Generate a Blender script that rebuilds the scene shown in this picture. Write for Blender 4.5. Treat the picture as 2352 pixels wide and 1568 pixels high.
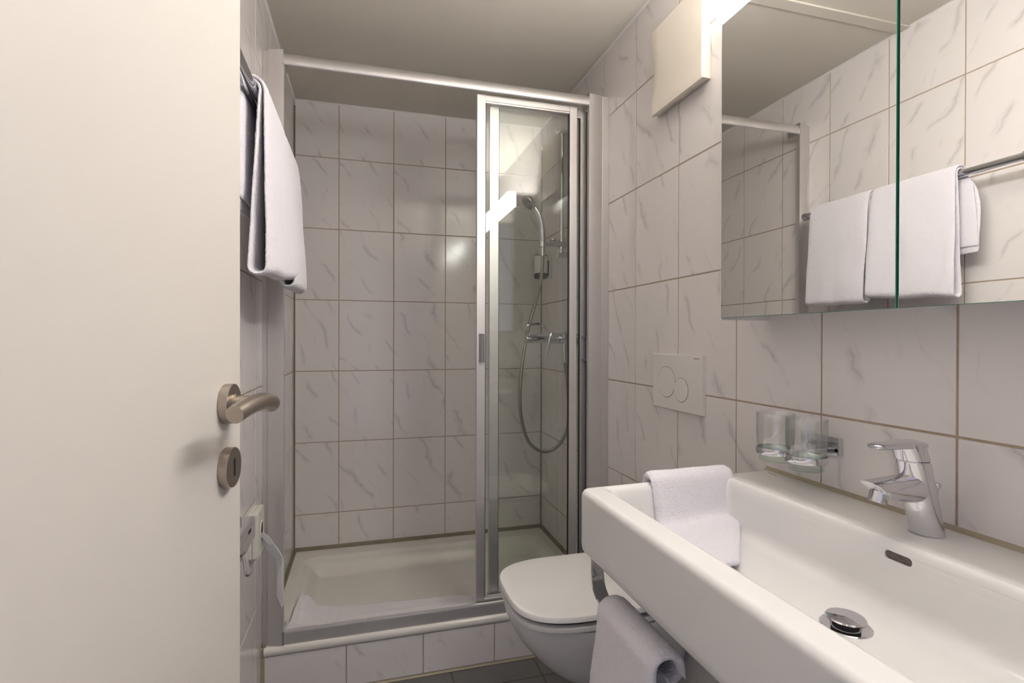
import bpy, bmesh, math, random
from mathutils import Vector, Matrix, noise

for o in list(bpy.data.objects):
    bpy.data.objects.remove(o, do_unlink=True)
scene = bpy.context.scene
COL = scene.collection
R = math.radians

# ------------------------------------------------------------------ camera
YAW, PITCH, ROLL, FPX = 0.27488, -0.00427, 0.00242, 1195.85
fw = Vector((math.sin(YAW) * math.cos(PITCH), math.cos(YAW) * math.cos(PITCH), math.sin(PITCH)))
rt = Vector((math.cos(YAW), -math.sin(YAW), 0))
up = rt.cross(fw)
r2 = rt * math.cos(ROLL) + up * math.sin(ROLL)
u2 = up * math.cos(ROLL) - rt * math.sin(ROLL)
cd = bpy.data.cameras.new('camera')
cam = bpy.data.objects.new('camera', cd)
COL.objects.link(cam)
m = Matrix.Identity(4)
for i in range(3):
    m[i][0] = r2[i]; m[i][1] = u2[i]; m[i][2] = -fw[i]
m[0][3], m[1][3], m[2][3] = -0.89011, 0.0, 1.1542
cam.matrix_world = m
cd.sensor_fit = 'HORIZONTAL'
cd.sensor_width = 36.0
cd.lens = FPX * 36.0 / 2352.0
cd.clip_start = 0.02
scene.camera = cam

# ------------------------------------------------------------------ world / exposure
w = bpy.data.worlds.new('world'); scene.world = w
w.use_nodes = True
bg = w.node_tree.nodes['Background']
bg.inputs['Color'].default_value = (0.86, 0.84, 1.0, 1)
bg.inputs['Strength'].default_value = 0.34
scene.view_settings.view_transform = 'Standard'
scene.view_settings.look = 'None'
scene.view_settings.gamma = 1.0
scene.view_settings.use_curve_mapping = False
scene.view_settings.exposure = 1.05
LAMP_STRENGTH = 18.5
TUBE_STRENGTH = 84.0

# ------------------------------------------------------------------ materials
MATS = {}
def mat(name, color=(.8, .8, .8), rough=.5, metal=0.0, spec=.5, **kw):
    if name in MATS: return MATS[name]
    m = bpy.data.materials.new(name); m.use_nodes = True
    p = m.node_tree.nodes['Principled BSDF']
    p.inputs['Base Color'].default_value = (*color, 1)
    p.inputs['Roughness'].default_value = rough
    p.inputs['Metallic'].default_value = metal
    p.inputs['Specular IOR Level'].default_value = spec
    for k, v in kw.items():
        p.inputs[k].default_value = v
    MATS[name] = m
    return m

def nodes_of(m):
    nt = m.node_tree
    return nt, nt.nodes, nt.links, nt.nodes['Principled BSDF']

def add_bump(m, scale, strength, dist=.001, detail=2.0, coord='Object'):
    nt, N, L, p = nodes_of(m)
    tc = N.new('ShaderNodeTexCoord'); nz = N.new('ShaderNodeTexNoise'); b = N.new('ShaderNodeBump')
    nz.inputs['Scale'].default_value = scale; nz.inputs['Detail'].default_value = detail
    b.inputs['Strength'].default_value = strength; b.inputs['Distance'].default_value = dist
    L.new(tc.outputs[coord], nz.inputs['Vector']); L.new(nz.outputs['Fac'], b.inputs['Height'])
    L.new(b.outputs['Normal'], p.inputs['Normal'])
    return nz

def add_mottle(m, c1, c2, scale, detail=3.0, rand=False):
    nt, N, L, p = nodes_of(m)
    tc = N.new('ShaderNodeTexCoord'); nz = N.new('ShaderNodeTexNoise'); mx = N.new('ShaderNodeMix')
    mx.data_type = 'RGBA'
    nz.inputs['Scale'].default_value = scale; nz.inputs['Detail'].default_value = detail
    mx.inputs['A'].default_value = (*c1, 1); mx.inputs['B'].default_value = (*c2, 1)
    L.new(tc.outputs['Object'], nz.inputs['Vector']); L.new(nz.outputs['Fac'], mx.inputs['Factor'])
    L.new(mx.outputs['Result'], p.inputs['Base Color'])

def marble(name, base, vein, cloud):
    m = mat(name, base, .13)
    nt, N, L, p = nodes_of(m)
    def math_(op, a, b=None, c=None):
        n = N.new('ShaderNodeMath'); n.operation = op
        for i, v in enumerate((a, b, c)):
            if v is None: continue
            if isinstance(v, (int, float)): n.inputs[i].default_value = v
            else: L.new(v, n.inputs[i])
        return n.outputs[0]
    tc = N.new('ShaderNodeTexCoord'); oi = N.new('ShaderNodeObjectInfo')
    def dot(v):
        d = N.new('ShaderNodeVectorMath'); d.operation = 'DOT_PRODUCT'
        L.new(tc.outputs['Object'], d.inputs[0]); d.inputs[1].default_value = v
        return d.outputs['Value']
    along = dot((.50, 0, -.866)); across = dot((.866, 0, .50))
    seed = math_('MULTIPLY', oi.outputs['Random'], 61.0)
    def nz(sa, sc, off, detail, rough, dist=0.0):
        cb = N.new('ShaderNodeCombineXYZ')
        L.new(math_('MULTIPLY', across, sc), cb.inputs[0])
        L.new(math_('MULTIPLY', along, sa), cb.inputs[1])
        L.new(math_('ADD', seed, off), cb.inputs[2])
        n = N.new('ShaderNodeTexNoise'); n.inputs['Scale'].default_value = 1.0
        n.inputs['Detail'].default_value = detail; n.inputs['Roughness'].default_value = rough
        n.inputs['Distortion'].default_value = dist
        L.new(cb.outputs[0], n.inputs['Vector'])
        return n.outputs['Fac']
    def ramp(v, a, b, lo, hi):
        r = N.new('ShaderNodeMapRange'); r.interpolation_type = 'SMOOTHSTEP'
        L.new(v, r.inputs['Value'])
        for k, x in zip(('From Min', 'From Max', 'To Min', 'To Max'), (a, b, lo, hi)): r.inputs[k].default_value = x
        return r.outputs['Result']
    def warp(sa, sc, off, amp, detail):
        return math_('MULTIPLY', math_('SUBTRACT', nz(sa, sc, off, detail, .55), .5), amp)
    a_ = math_('ADD', math_('ADD', across, warp(4.5, 5.5, 0.0, .17, 1.0)), warp(26.0, 20.0, 3.1, .030, 3.0))
    def vein_layer(spacing, off, w_thin, w_wide, m_off, lo, hi):
        q = math_('ADD', math_('DIVIDE', a_, spacing), math_('MULTIPLY', seed, off))
        d = math_('MULTIPLY', math_('ABSOLUTE', math_('SUBTRACT', math_('FRACT', q), .5)), spacing)
        mk = ramp(nz(9.0, 11.0, m_off, 2.0, .5), lo, hi, 0.0, 1.0)
        t_ = math_('MULTIPLY', ramp(d, 0.0, w_thin, 1.0, 0.0), mk); w_ = math_('MULTIPLY', ramp(d, 0.0, w_wide, 1.0, 0.0), mk)
        return t_, w_
    t1, w1 = vein_layer(.115, .37, .0028, .016, 7.3, .46, .62)
    t2, w2 = vein_layer(.071, .71, .0016, .007, 31.7, .53, .68)
    cl = ramp(nz(6.0, 9.0, 19.1, 3.0, .6), .56, .80, 0.0, 1.0)
    f = math_('ADD', math_('MULTIPLY', t1, .34), math_('MULTIPLY', w1, .36))
    f = math_('ADD', f, math_('ADD', math_('MULTIPLY', t2, .20), math_('MULTIPLY', w2, .10)))
    f = math_('ADD', f, math_('MULTIPLY', cl, .12))
    mx = N.new('ShaderNodeMix'); mx.data_type = 'RGBA'
    mx.inputs['A'].default_value = (*base, 1); mx.inputs['B'].default_value = (*vein, 1)
    L.new(f, mx.inputs['Factor']); L.new(mx.outputs['Result'], p.inputs['Base Color'])
    bn = N.new('ShaderNodeTexNoise'); bn.inputs['Scale'].default_value = 9.0; bn.inputs['Detail'].default_value = 1.0
    b = N.new('ShaderNodeBump'); b.inputs['Strength'].default_value = .006; b.inputs['Distance'].default_value = .01
    av = N.new('ShaderNodeVectorMath'); av.operation = 'ADD'
    cb = N.new('ShaderNodeCombineXYZ'); L.new(seed, cb.inputs[1])
    L.new(tc.outputs['Object'], av.inputs[0]); L.new(cb.outputs[0], av.inputs[1])
    L.new(av.outputs[0], bn.inputs['Vector']); L.new(bn.outputs['Fac'], b.inputs['Height'])
    L.new(b.outputs['Normal'], p.inputs['Normal'])
    return m

M_tile = marble('marbled_glazed_tile', (.755, .718, .705), (.45, .43, .44), (.6, .58, .58))
M_grout = mat('grout', (.40, .31, .23), .9); add_mottle(M_grout, (.35, .27, .195), (.46, .37, .285), 60); add_bump(M_grout, 700, .4)
M_floor = mat('grey_floor_tile', (.135, .135, .13), .55); add_mottle(M_floor, (.11, .11, .108), (.175, .175, .17), 14, 6); add_bump(M_floor, 350, .25)
M_fgrout = mat('floor_grout', (.12, .085, .06), .9); add_bump(M_fgrout, 700, .4)
M_sil = mat('silicone_joint', (.36, .315, .235), .5); add_mottle(M_sil, (.33, .285, .205), (.40, .35, .265), 25)
M_sild = mat('aged_silicone_joint', (.20, .175, .115), .5); add_mottle(M_sild, (.15, .13, .08), (.26, .23, .16), 18)
M_ceil = mat('ceiling_paint', (.66, .62, .545), .55); add_bump(M_ceil, 250, .05)
M_door = mat('door_lacquer', (.60, .566, .525), .42); add_bump(M_door, 180, .03)
M_wallpaint = mat('white_wall_paint', (.75, .73, .70), .7); add_bump(M_wallpaint, 300, .1)
M_alu = mat('anodised_aluminium', (.72, .70, .695), .48, .90); add_mottle(M_alu, (.68, .66, .655), (.72, .70, .695), 40)
M_aluframe = mat('satin_aluminium', (.68, .66, .65), .45, .88); add_mottle(M_aluframe, (.66, .64, .63), (.70, .68, .67), 40)
M_dark = mat('dark_gasket_and_shade', (.03, .027, .025), .6); add_bump(M_dark, 300, .1)
M_chrome = mat('chrome', (.70, .70, .725), .05, 1.0); add_bump(M_chrome, 60, .012)
M_steel = mat('brushed_steel', (.44, .39, .335), .30, 1.0); add_bump(M_steel, 400, .08)
M_ceramic = mat('glazed_ceramic', (.755, .745, .738), .10); add_bump(M_ceramic, 14, .01)
M_tray = mat('enamelled_tray', (.74, .715, .665), .16); add_bump(M_tray, 10, .015)
M_plastic = mat('white_plastic', (.74, .715, .695), .32); add_bump(M_plastic, 120, .02)
M_cream = mat('cream_plastic', (.78, .725, .635), .38); add_bump(M_cream, 120, .02)
M_ivory = mat('ivory_plastic', (.70, .685, .61), .35); add_bump(M_ivory, 120, .02)
M_black = mat('black_void', (.012, .011, .010), .6); add_bump(M_black, 100, .05)
M_stain_shade = mat('stained_overflow_shade', (.05, .035, .03), .5); add_mottle(M_stain_shade, (.015, .01, .009), (.22, .17, .16), 220, 5)
M_towel = mat('white_terry', (.82, .795, .845), .95, 0, .1, **{'Sheen Weight': .35, 'Sheen Roughness': .6})
add_bump(M_towel, 420, .8, .003, 3)
M_mat_t = mat('woven_bath_mat', (.82, .80, .825), .95, 0, .1); add_bump(M_mat_t, 420, .5, .0015, 3)
M_paper = mat('tissue_paper', (.92, .92, .93), .9, 0, .1); add_bump(M_paper, 120, .3)
M_print = mat('grey_print', (.10, .10, .11), .6); add_bump(M_print, 200, .02)
M_printf = mat('faint_print', (.42, .40, .39), .4); add_bump(M_printf, 200, .02)
M_bottle = mat('dispenser_shell', (.78, .77, .76), .4); add_bump(M_bottle, 120, .02)
M_hose = mat('metal_hose', (.33, .31, .265), .28, 1.0)
nt, N, L, p = nodes_of(M_hose)
_tc = N.new('ShaderNodeTexCoord'); _wv = N.new('ShaderNodeTexWave'); _b = N.new('ShaderNodeBump')
_wv.wave_type = 'BANDS'; _wv.bands_direction = 'Z'; _wv.inputs['Scale'].default_value = 160
_b.inputs['Strength'].default_value = .3; _b.inputs['Distance'].default_value = .001
L.new(_tc.outputs['Object'], _wv.inputs['Vector']); L.new(_wv.outputs['Fac'], _b.inputs['Height']); L.new(_b.outputs['Normal'], p.inputs['Normal'])

M_mirror = mat('mirror_silvering', (.90, .905, .885), .0, 1.0)
nt, N, L, p = nodes_of(M_mirror)
_n = N.new('ShaderNodeTexNoise'); _n.inputs['Scale'].default_value = 3; _mr = N.new('ShaderNodeMapRange')
_mr.inputs['To Min'].default_value = 0.0; _mr.inputs['To Max'].default_value = .004
L.new(_n.outputs['Fac'], _mr.inputs['Value']); L.new(_mr.outputs['Result'], p.inputs['Roughness'])
M_gedge = mat('green_glass_edge', (.02, .20, .12), .15); add_bump(M_gedge, 90, .05)

def thin_glass(name, tint, ior=1.55):
    m = bpy.data.materials.new(name); m.use_nodes = True
    nt = m.node_tree; N = nt.nodes; L = nt.links; N.clear()
    out = N.new('ShaderNodeOutputMaterial'); mx = N.new('ShaderNodeMixShader'); tr = N.new('ShaderNodeBsdfTransparent')
    gl = N.new('ShaderNodeBsdfGlossy'); fr = N.new('ShaderNodeFresnel'); nz = N.new('ShaderNodeTexNoise'); mr = N.new('ShaderNodeMapRange')
    tr.inputs['Color'].default_value = (*tint, 1); gl.inputs['Roughness'].default_value = 0.0
    ge = N.new('ShaderNodeNewGeometry'); io = N.new('ShaderNodeMapRange')     # thin pane: same reflectance on both faces
    io.inputs['To Min'].default_value = ior; io.inputs['To Max'].default_value = 1 / ior
    L.new(ge.outputs['Backfacing'], io.inputs['Value']); L.new(io.outputs['Result'], fr.inputs['IOR'])
    nz.inputs['Scale'].default_value = 6.0
    mr.inputs['To Min'].default_value = 0.0; mr.inputs['To Max'].default_value = .02
    L.new(nz.outputs['Fac'], mr.inputs['Value']); L.new(mr.outputs['Result'], gl.inputs['Roughness'])
    L.new(fr.outputs[0], mx.inputs[0]); L.new(tr.outputs[0], mx.inputs[1]); L.new(gl.outputs[0], mx.inputs[2]); L.new(mx.outputs[0], out.inputs[0])
    MATS[name] = m
    return m
M_glass = thin_glass('shower_glass', (.976, .987, .972))
M_tumbler = mat('clear_tumbler_glass', (.97, .99, .98), .0, 0, .5, **{'Transmission Weight': 1.0, 'IOR': 1.47})
add_bump(M_tumbler, 8, .01)

def emission(name, color, strength):
    m = bpy.data.materials.new(name); m.use_nodes = True
    nt = m.node_tree; N = nt.nodes; L = nt.links; N.clear()
    out = N.new('ShaderNodeOutputMaterial'); e = N.new('ShaderNodeEmission'); bb = N.new('ShaderNodeRGB')
    bb.outputs[0].default_value = (*color, 1); L.new(bb.outputs[0], e.inputs['Color'])
    e.inputs['Strength'].default_value = strength; L.new(e.outputs[0], out.inputs[0])
    return m
M_lamp = emission('lit_lamp_diffuser', (1.0, .972, .945), LAMP_STRENGTH)
M_tube = emission('glowing_tube', (1.0, .972, .945), TUBE_STRENGTH)

# ------------------------------------------------------------------ mesh helpers
def merge(dst, src):
    me = bpy.data.meshes.new('tmp'); src.to_mesh(me); dst.from_mesh(me); bpy.data.meshes.remove(me); src.free()

def box(bm, x0, x1, y0, y1, z0, z1, bev=0.0, seg=2):
    b = bmesh.new()
    bmesh.ops.create_cube(b, size=1)
    for v in b.verts:
        v.co = Vector((x0 + (v.co.x + .5) * (x1 - x0), y0 + (v.co.y + .5) * (y1 - y0), z0 + (v.co.z + .5) * (z1 - z0)))
    if bev > 0:
        bmesh.ops.bevel(b, geom=list(b.edges), offset=bev, segments=seg, profile=.5, affect='EDGES')
    merge(bm, b)

def loft(bm, rings, closed=True, cap0=True, cap1=True, loop=False):
    vs = [[bm.verts.new(p) for p in r] for r in rings]
    n = len(rings[0])
    pairs = list(zip(vs[:-1], vs[1:])) + ([(vs[-1], vs[0])] if loop else [])
    for a, b in pairs:
        for i in range(n if closed else n - 1):
            j = (i + 1) % n
            try: bm.faces.new((a[i], a[j], b[j], b[i]))
            except ValueError: pass
    if not loop and closed:
        if cap0: bm.faces.new(list(reversed(vs[0])))
        if cap1: bm.faces.new(vs[-1])
    return vs

def ring(c, u, v, ru, rv, n=24, e=2.0):
    c = Vector(c); u = Vector(u).normalized(); v = Vector(v).normalized(); pts = []
    for i in range(n):
        t = 2 * math.pi * i / n; a, b = math.cos(t), math.sin(t)
        pts.append(c + u * ru * math.copysign(abs(a) ** (2 / e), a) + v * rv * math.copysign(abs(b) ** (2 / e), b))
    return pts

def frame_for(d):
    d = d.normalized(); a = Vector((0, 0, 1)) if abs(d.z) < .9 else Vector((1, 0, 0))
    u = d.cross(a).normalized(); return u, d.cross(u).normalized()

def cyl(bm, a, b, r0, r1=None, n=24, bev=0.0):
    a = Vector(a); b = Vector(b); d = b - a; u, v = frame_for(d); r1 = r0 if r1 is None else r1
    rs = []
    if bev > 0:
        e = d.normalized() * bev
        rs = [ring(a, u, v, r0 - bev, r0 - bev, n), ring(a + e * .3, u, v, r0 - bev * .3, r0 - bev * .3, n), ring(a + e, u, v, r0, r0, n),
              ring(b - e, u, v, r1, r1, n), ring(b - e * .3, u, v, r1 - bev * .3, r1 - bev * .3, n), ring(b, u, v, r1 - bev, r1 - bev, n)]
    else:
        rs = [ring(a, u, v, r0, r0, n), ring(b, u, v, r1, r1, n)]
    loft(bm, rs)

def catmull(pts, sub=8):
    P = [Vector(p) for p in pts]; P = [P[0] * 2 - P[1]] + P + [P[-1] * 2 - P[-2]]; out = []
    for i in range(1, len(P) - 2):
        p0, p1, p2, p3 = P[i - 1:i + 3]
        for k in range(sub):
            t = k / sub
            out.append(.5 * ((2 * p1) + (p2 - p0) * t + (2 * p0 - 5 * p1 + 4 * p2 - p3) * t * t + (3 * p1 - p0 - 3 * p2 + p3) * t ** 3))
    out.append(P[-2]); return out

def tube(bm, path, r, n=12, rs=None, rv=None):
    path = [Vector(p) for p in path]; rings = []; u = None
    for i, p in enumerate(path):
        d = (path[min(i + 1, len(path) - 1)] - path[max(i - 1, 0)]).normalized()
        if u is None: u, v = frame_for(d)
        else:
            u = (u - d * u.dot(d)).normalized(); v = d.cross(u).normalized()
        rr = rs[i] if rs else r
        rings.append(ring(p, u, v, rr, rv[i] if rv else rr, n))
    loft(bm, rings)

def lathe(bm, prof, c, n=32, ax=Vector((0, 0, 1)), closed_prof=False):
    c = Vector(c); u, v = frame_for(ax); ax = ax.normalized()
    rings = [ring(c + ax * z, u, v, max(r, 1e-5), max(r, 1e-5), n) for r, z in prof]
    loft(bm, rings, loop=closed_prof)

def prism(bm, pts, axis, a, b):
    """extrude a closed 2D outline along axis: 'x' -> pts are (y,z); 'y' -> (x,z); 'z' -> (x,y)"""
    def mk(p, t):
        return {'x': (t, p[0], p[1]), 'y': (p[0], t, p[1]), 'z': (p[0], p[1], t)}[axis]
    loft(bm, [[Vector(mk(p, a)) for p in pts], [Vector(mk(p, b)) for p in pts]])

def rrect(x0, x1, y0, y1, r, z, n=8):
    pts = []
    for cx, cy, a0 in ((x1 - r, y1 - r, 0), (x0 + r, y1 - r, 90), (x0 + r, y0 + r, 180), (x1 - r, y0 + r, 270)):
        for i in range(n + 1):
            a = R(a0 + 90 * i / n); pts.append(Vector((cx + r * math.cos(a), cy + r * math.sin(a), z)))
    return pts

WL = {}
def finish(name, bm, materials, parent=None, loc=None, sharp=35, weighted=True):
    base = Vector(loc) if loc is not None else (WL.get(parent.name, Vector((0, 0, 0))) if parent else Vector((0, 0, 0)))
    bmesh.ops.recalc_face_normals(bm, faces=list(bm.faces))
    for v in bm.verts: v.co -= base
    me = bpy.data.meshes.new(name); bm.to_mesh(me); bm.free()
    if not isinstance(materials, (list, tuple)): materials = [materials]
    for mm in materials: me.materials.append(mm)
    for pl in me.polygons: pl.use_smooth = True
    me.set_sharp_from_angle(angle=R(sharp))
    o = bpy.data.objects.new(name, me); COL.objects.link(o)
    if weighted:
        wn = o.modifiers.new('weighted_normals', 'WEIGHTED_NORMAL'); wn.keep_sharp = True; wn.weight = 60
    if parent is None: o.location = base
    else: o.parent = parent
    WL[o.name] = base
    return o

def tag(o, label=None, cat=None, group=None, kind=None):
    for k, v in (('label', label), ('category', cat), ('group', group), ('kind', kind)):
        if v: o[k] = v
    return o

def thing(name, label, cat, loc, group=None):
    o = bpy.data.objects.new(name, None); COL.objects.link(o); o.location = loc; o.empty_display_size = .05
    WL[o.name] = Vector(loc)
    return tag(o, label, cat, group)

def part(name, parent, material, fn, sharp=35, label=None):
    bm = bmesh.new(); fn(bm)
    o = finish(name, bm, material, parent, sharp=sharp)
    if label: o['label'] = label
    return o

def solo(name, label, cat, material, fn, loc, sharp=35, group=None, weighted=False):
    bm = bmesh.new(); fn(bm)
    return tag(finish(name, bm, material, None, loc, sharp, weighted), label, cat, group)

def struct(name, material, fn, label=None):
    bm = bmesh.new(); fn(bm)
    return tag(finish(name, bm, material), label, None, None, 'structure')

# ------------------------------------------------------------------ room shell
XL, XR, YB, YN, ZC = -1.2066, 0.0, 2.5848, -0.10, 2.259
TW, TH, G, ROW0 = .2517, .333, .0040, .004
YR0, YL0, XB0 = 1.6005, 1.7120, -1.0094
def S(*a, **k): return lambda bm: box(bm, *a, **k)
rec = .0013
wall_right = struct('wall_right', M_grout, S(XR + rec, XR + .12, YN, YB + .12, 0, ZC))
wall_left = struct('wall_left', M_grout, S(XL - .12, XL - rec, YN, YB + .12, 0, ZC))
wall_back = struct('wall_back', M_grout, S(XL - rec, XR + rec, YB + rec, YB + .12, 0, ZC))
def ceiling_fn(bm):
    box(bm, XL - .12, XR + .12, YN - .12, YB + .12, ZC, ZC + .1)
ceiling = struct('ceiling', M_ceil, ceiling_fn)
floor = struct('floor', M_fgrout, S(XL - .12, XR + .12, -1.6, YB + .12, -.12, -.002))
struct('trim_1', M_ceil, S(XL, XR, 1.384, 1.428, ZC - .007, ZC, bev=.002), 'flat painted cover strip running across the ceiling')
# near wall with the doorway that the camera stands in
def near_wall(bm):
    box(bm, XL - .12, -1.165, YN - .12, YN, 0, ZC)
    box(bm, -.315, XR + .12, YN - .12, YN, 0, ZC)
    box(bm, -1.165, -.315, YN - .12, YN, 2.03, ZC)
struct('wall_front', M_wallpaint, near_wall)

TILES = {}
def tile_mesh(wd, ht):
    k = (round(wd, 4), round(ht, 4))
    if k not in TILES:
        bm = bmesh.new(); box(bm, 0, wd, 0, .008, 0, ht)
        front = [e for e in bm.edges if all(abs(v.co.y) < 1e-6 for v in e.verts)]
        bmesh.ops.bevel(bm, geom=front, offset=.0007, segments=2, profile=.5, affect='EDGES')
        bmesh.ops.recalc_face_normals(bm, faces=list(bm.faces))
        me = bpy.data.meshes.new('tile'); bm.to_mesh(me); bm.free(); me.materials.append(M_tile)
        TILES[k] = me
    return TILES[k]
rng = random.Random(5)
def place_tile(parent, me, loc, rot):
    o = bpy.data.objects.new('tile', me); COL.objects.link(o); o.parent = parent
    o.location = loc; o.rotation_euler = (0, 0, rot)
def lines(first, pitch, lo, hi):
    k = math.ceil((lo + .012 - first) / pitch); out = [lo]
    while first + k * pitch < hi - .012:
        out.append(first + k * pitch); k += 1
    return out + [hi]
ZL = lines(ROW0, TH, ROW0, ZC)
TRAYZ = .172
def zcols(shower):
    z = ZL[:]
    if shower: z = [TRAYZ + .012] + [q for q in ZL if q > TRAYZ + .03]
    return z
h = G / 2
def jit(): return rng.uniform(-.00025, .00025)
cols = lines(YR0, TW, YN, YB)
for a, b in zip(cols[:-1], cols[1:]):
    zz = zcols(a > 1.80)
    for c, d in zip(zz[:-1], zz[1:]):
        place_tile(wall_right, tile_mesh(b - a - G, d - c - G), (XR + jit(), b - h, c + h), -math.pi / 2)
cols = lines(YL0, TW, YN, YB)
for a, b in zip(cols[:-1], cols[1:]):
    zz = zcols(a > 1.80)
    for c, d in zip(zz[:-1], zz[1:]):
        place_tile(wall_left, tile_mesh(b - a - G, d - c - G), (XL + jit(), a + h, c + h), math.pi / 2)
cols = lines(XB0, TW, XL, XR)
for a, b in zip(cols[:-1], cols[1:]):
    zz = zcols(True)
    for c, d in zip(zz[:-1], zz[1:]):
        place_tile(wall_back, tile_mesh(b - a - G, d - c - G), (a + h, YB + jit(), c + h), 0)
# floor tiles
fx = lines(-.602, .30, XL, XR); fy = lines(1.689, .30, YN, 1.792)
FT = {}
for a, b in zip(fx[:-1], fx[1:]):
    for c, d in zip(fy[:-1], fy[1:]):
        k = (round(b - a, 4), round(d - c, 4))
        if k not in FT:
            bm = bmesh.new(); box(bm, 0, b - a - .005, 0, d - c - .005, -.008, 0, bev=.001, seg=1)
            bmesh.ops.recalc_face_normals(bm, faces=list(bm.faces))
            me = bpy.data.meshes.new('floor_tile'); bm.to_mesh(me); bm.free(); me.materials.append(M_floor); FT[k] = me
        o = bpy.data.objects.new('floor_tile', FT[k]); COL.objects.link(o); o.parent = floor
        o.location = (a + .0025, c + .0025, 0)
# plinth under the shower
RY = 1.797
plinth = struct('wall_plinth', M_grout, S(XL, XR, RY + rec, RY + .06, 0, .146), None)
cx = lines(-.949, TW, XL + .008, XR)
for a, b in zip(cx[:-1], cx[1:]):
    place_tile(plinth, tile_mesh(b - a - G, .139 - G), (a + h, RY, .006 + h), 0)

# silicone joints
def bead(p0, p1, n1, n2, s):
    """triangular bead from p0 to p1, legs along n1 and n2"""
    p0, p1, n1, n2 = (Vector(q) for q in (p0, p1, n1, n2))
    def f(bm):
        mid = (n1 + n2) * s * .36
        loft(bm, [[p - (n1 + n2) * .001, p + n1 * s, p + mid, p + n2 * s] for p in (p0, p1)])
    return f
X, Y, Z = (1, 0, 0), (0, 1, 0), (0, 0, 1)
nX, nY, nZ = (-1, 0, 0), (0, -1, 0), (0, 0, -1)
struct('trim_2', M_sild, bead((XL, YB, TRAYZ), (XR, YB, TRAYZ), nY, Z, .013), 'dark silicone joint along the back of the shower tray')
struct('trim_3', M_sild, bead((XR, 1.80, TRAYZ), (XR, YB, TRAYZ), nX, Z, .013), 'dark silicone joint right of the shower tray')
struct('trim_4', M_sild, bead((XL, 1.80, TRAYZ), (XL, YB, TRAYZ), X, Z, .013), 'dark silicone joint left of the shower tray')
struct('trim_5', M_sild, bead((XL, YB, TRAYZ), (XL, YB, ZC - .03), X, nY, .006), 'silicone joint in the left corner of the shower')
struct('trim_6', M_sild, bead((XR, YB, TRAYZ), (XR, YB, ZC - .03), nX, nY, .006), 'silicone joint in the right corner of the shower')
struct('trim_7', M_sil, bead((XL, RY, 0), (XL, RY, .175), X, nY, .009), 'silicone joint between plinth and left wall')
struct('trim_8', M_sil, bead((XL, RY, 0), (XR, RY, 0), nY, Z, .006), 'silicone joint along the foot of the plinth')
def thin_ceiling_joint(bm):
    for p0, p1, a, b in (((XL, YN, ZC), (XL, YB, ZC), X, nZ), ((XR, YN, ZC), (XR, YB, ZC), nX, nZ), ((XL, YB, ZC), (XR, YB, ZC), nY, nZ)):
        bead(p0, p1, a, b, .006)(bm)
struct('trim_9', M_wallpaint, thin_ceiling_joint, 'thin pale filler line between wall tiles and ceiling')

# ------------------------------------------------------------------ door leaf with lever handle
TH_D = R(7); DE = Vector((-1.0496, .7632, 0))
dd = Vector((math.sin(TH_D), math.cos(TH_D), 0)); dn = Vector((math.cos(TH_D), -math.sin(TH_D), 0))
def DP(back, out, z): return DE - dd * back + dn * out + Vector((0, 0, z))
def leaf(bm):
    a = [DP(0, 0, 0), DP(.82, 0, 0), DP(.82, -.04, 0), DP(0, -.04, 0)]
    loft(bm, [[p + Vector((0, 0, .008)) for p in a], [p + Vector((0, 0, 2.01)) for p in a]])
    bmesh.ops.bevel(bm, geom=list(bm.edges), offset=.0015, segments=2, profile=.5, affect='EDGES')
bm = bmesh.new(); leaf(bm)
door = tag(finish('door_1', bm, M_door), 'plain cream lacquered door leaf standing open at the left', None, None, 'structure')
RZ, KZ, RB = 1.0742, .9958, .052
hd = part('lever_handle', door, M_steel, lambda bm: (
    tube(bm, catmull([DP(RB, .006, RZ), DP(RB, .025, RZ), DP(RB + .001, .043, RZ), DP(RB + .010, .0555, RZ), DP(RB + .026, .0605, RZ + .004), DP(RB + .050, .0585, RZ + .0085), DP(RB + .080, .053, RZ + .006), DP(RB + .106, .048, RZ + .0005)], 6), .0098, 20)))
part('rosette', hd, M_steel, lambda bm: cyl(bm, DP(RB, 0, RZ), DP(RB, .011, RZ), .0245, n=48, bev=.0012))
part('neck_collar', hd, M_steel, lambda bm: cyl(bm, DP(RB, .010, RZ), DP(RB, .015, RZ), .0125, n=32, bev=.0008))
esc = part('keyhole_escutcheon', door, M_steel, lambda bm: cyl(bm, DP(RB, 0, KZ), DP(RB, .011, KZ), .0245, n=48, bev=.0012))
def keyhole(bm):
    pts = []
    for c, s in ((.0085, 0), (-.0085, 180)):
        for i in range(9):
            a = R(s + 180 * i / 8); pts.append((.0026 * math.cos(a), c + .0026 * math.sin(a)))
    loft(bm, [[DP(RB + p[0], o, KZ + p[1]) for p in pts] for o in (.004, .0114)])
part('keyhole', esc, M_black, keyhole)

# ------------------------------------------------------------------ mirror cabinet and its lamp
CY0, CY1, CX = .190, .990, -.1285
cab = thing('mirror_cabinet', 'white mirror cabinet with two mirrored doors hung above the washbasin', 'cabinet', (0, .59, 1.1985))
part('body', cab, M_plastic, S(-.116, -.0005, CY0 + .006, CY1 - .006, 1.222, 1.8550, bev=.002))
part('side_panel', cab, M_plastic, S(-.1275, -.0005, CY1 - .003, CY1 + .0025, 1.1985, 1.8555, bev=.0006))
part('side_panel', cab, M_plastic, S(-.1275, -.0005, CY0 - .0025, CY0 + .003, 1.1985, 1.8555, bev=.0006))
def mdoor(y0, y1):
    def f(bm):
        box(bm, CX, CX + .0055, y0, y1, 1.202, 1.853, bev=.0007, seg=1)
        for fc in bm.faces: fc.material_index = 1
        bm.normal_update()
        for fc in bm.faces:
            if fc.normal.x < -.9 and fc.calc_area() > .05: fc.material_index = 0
    return f
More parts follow.
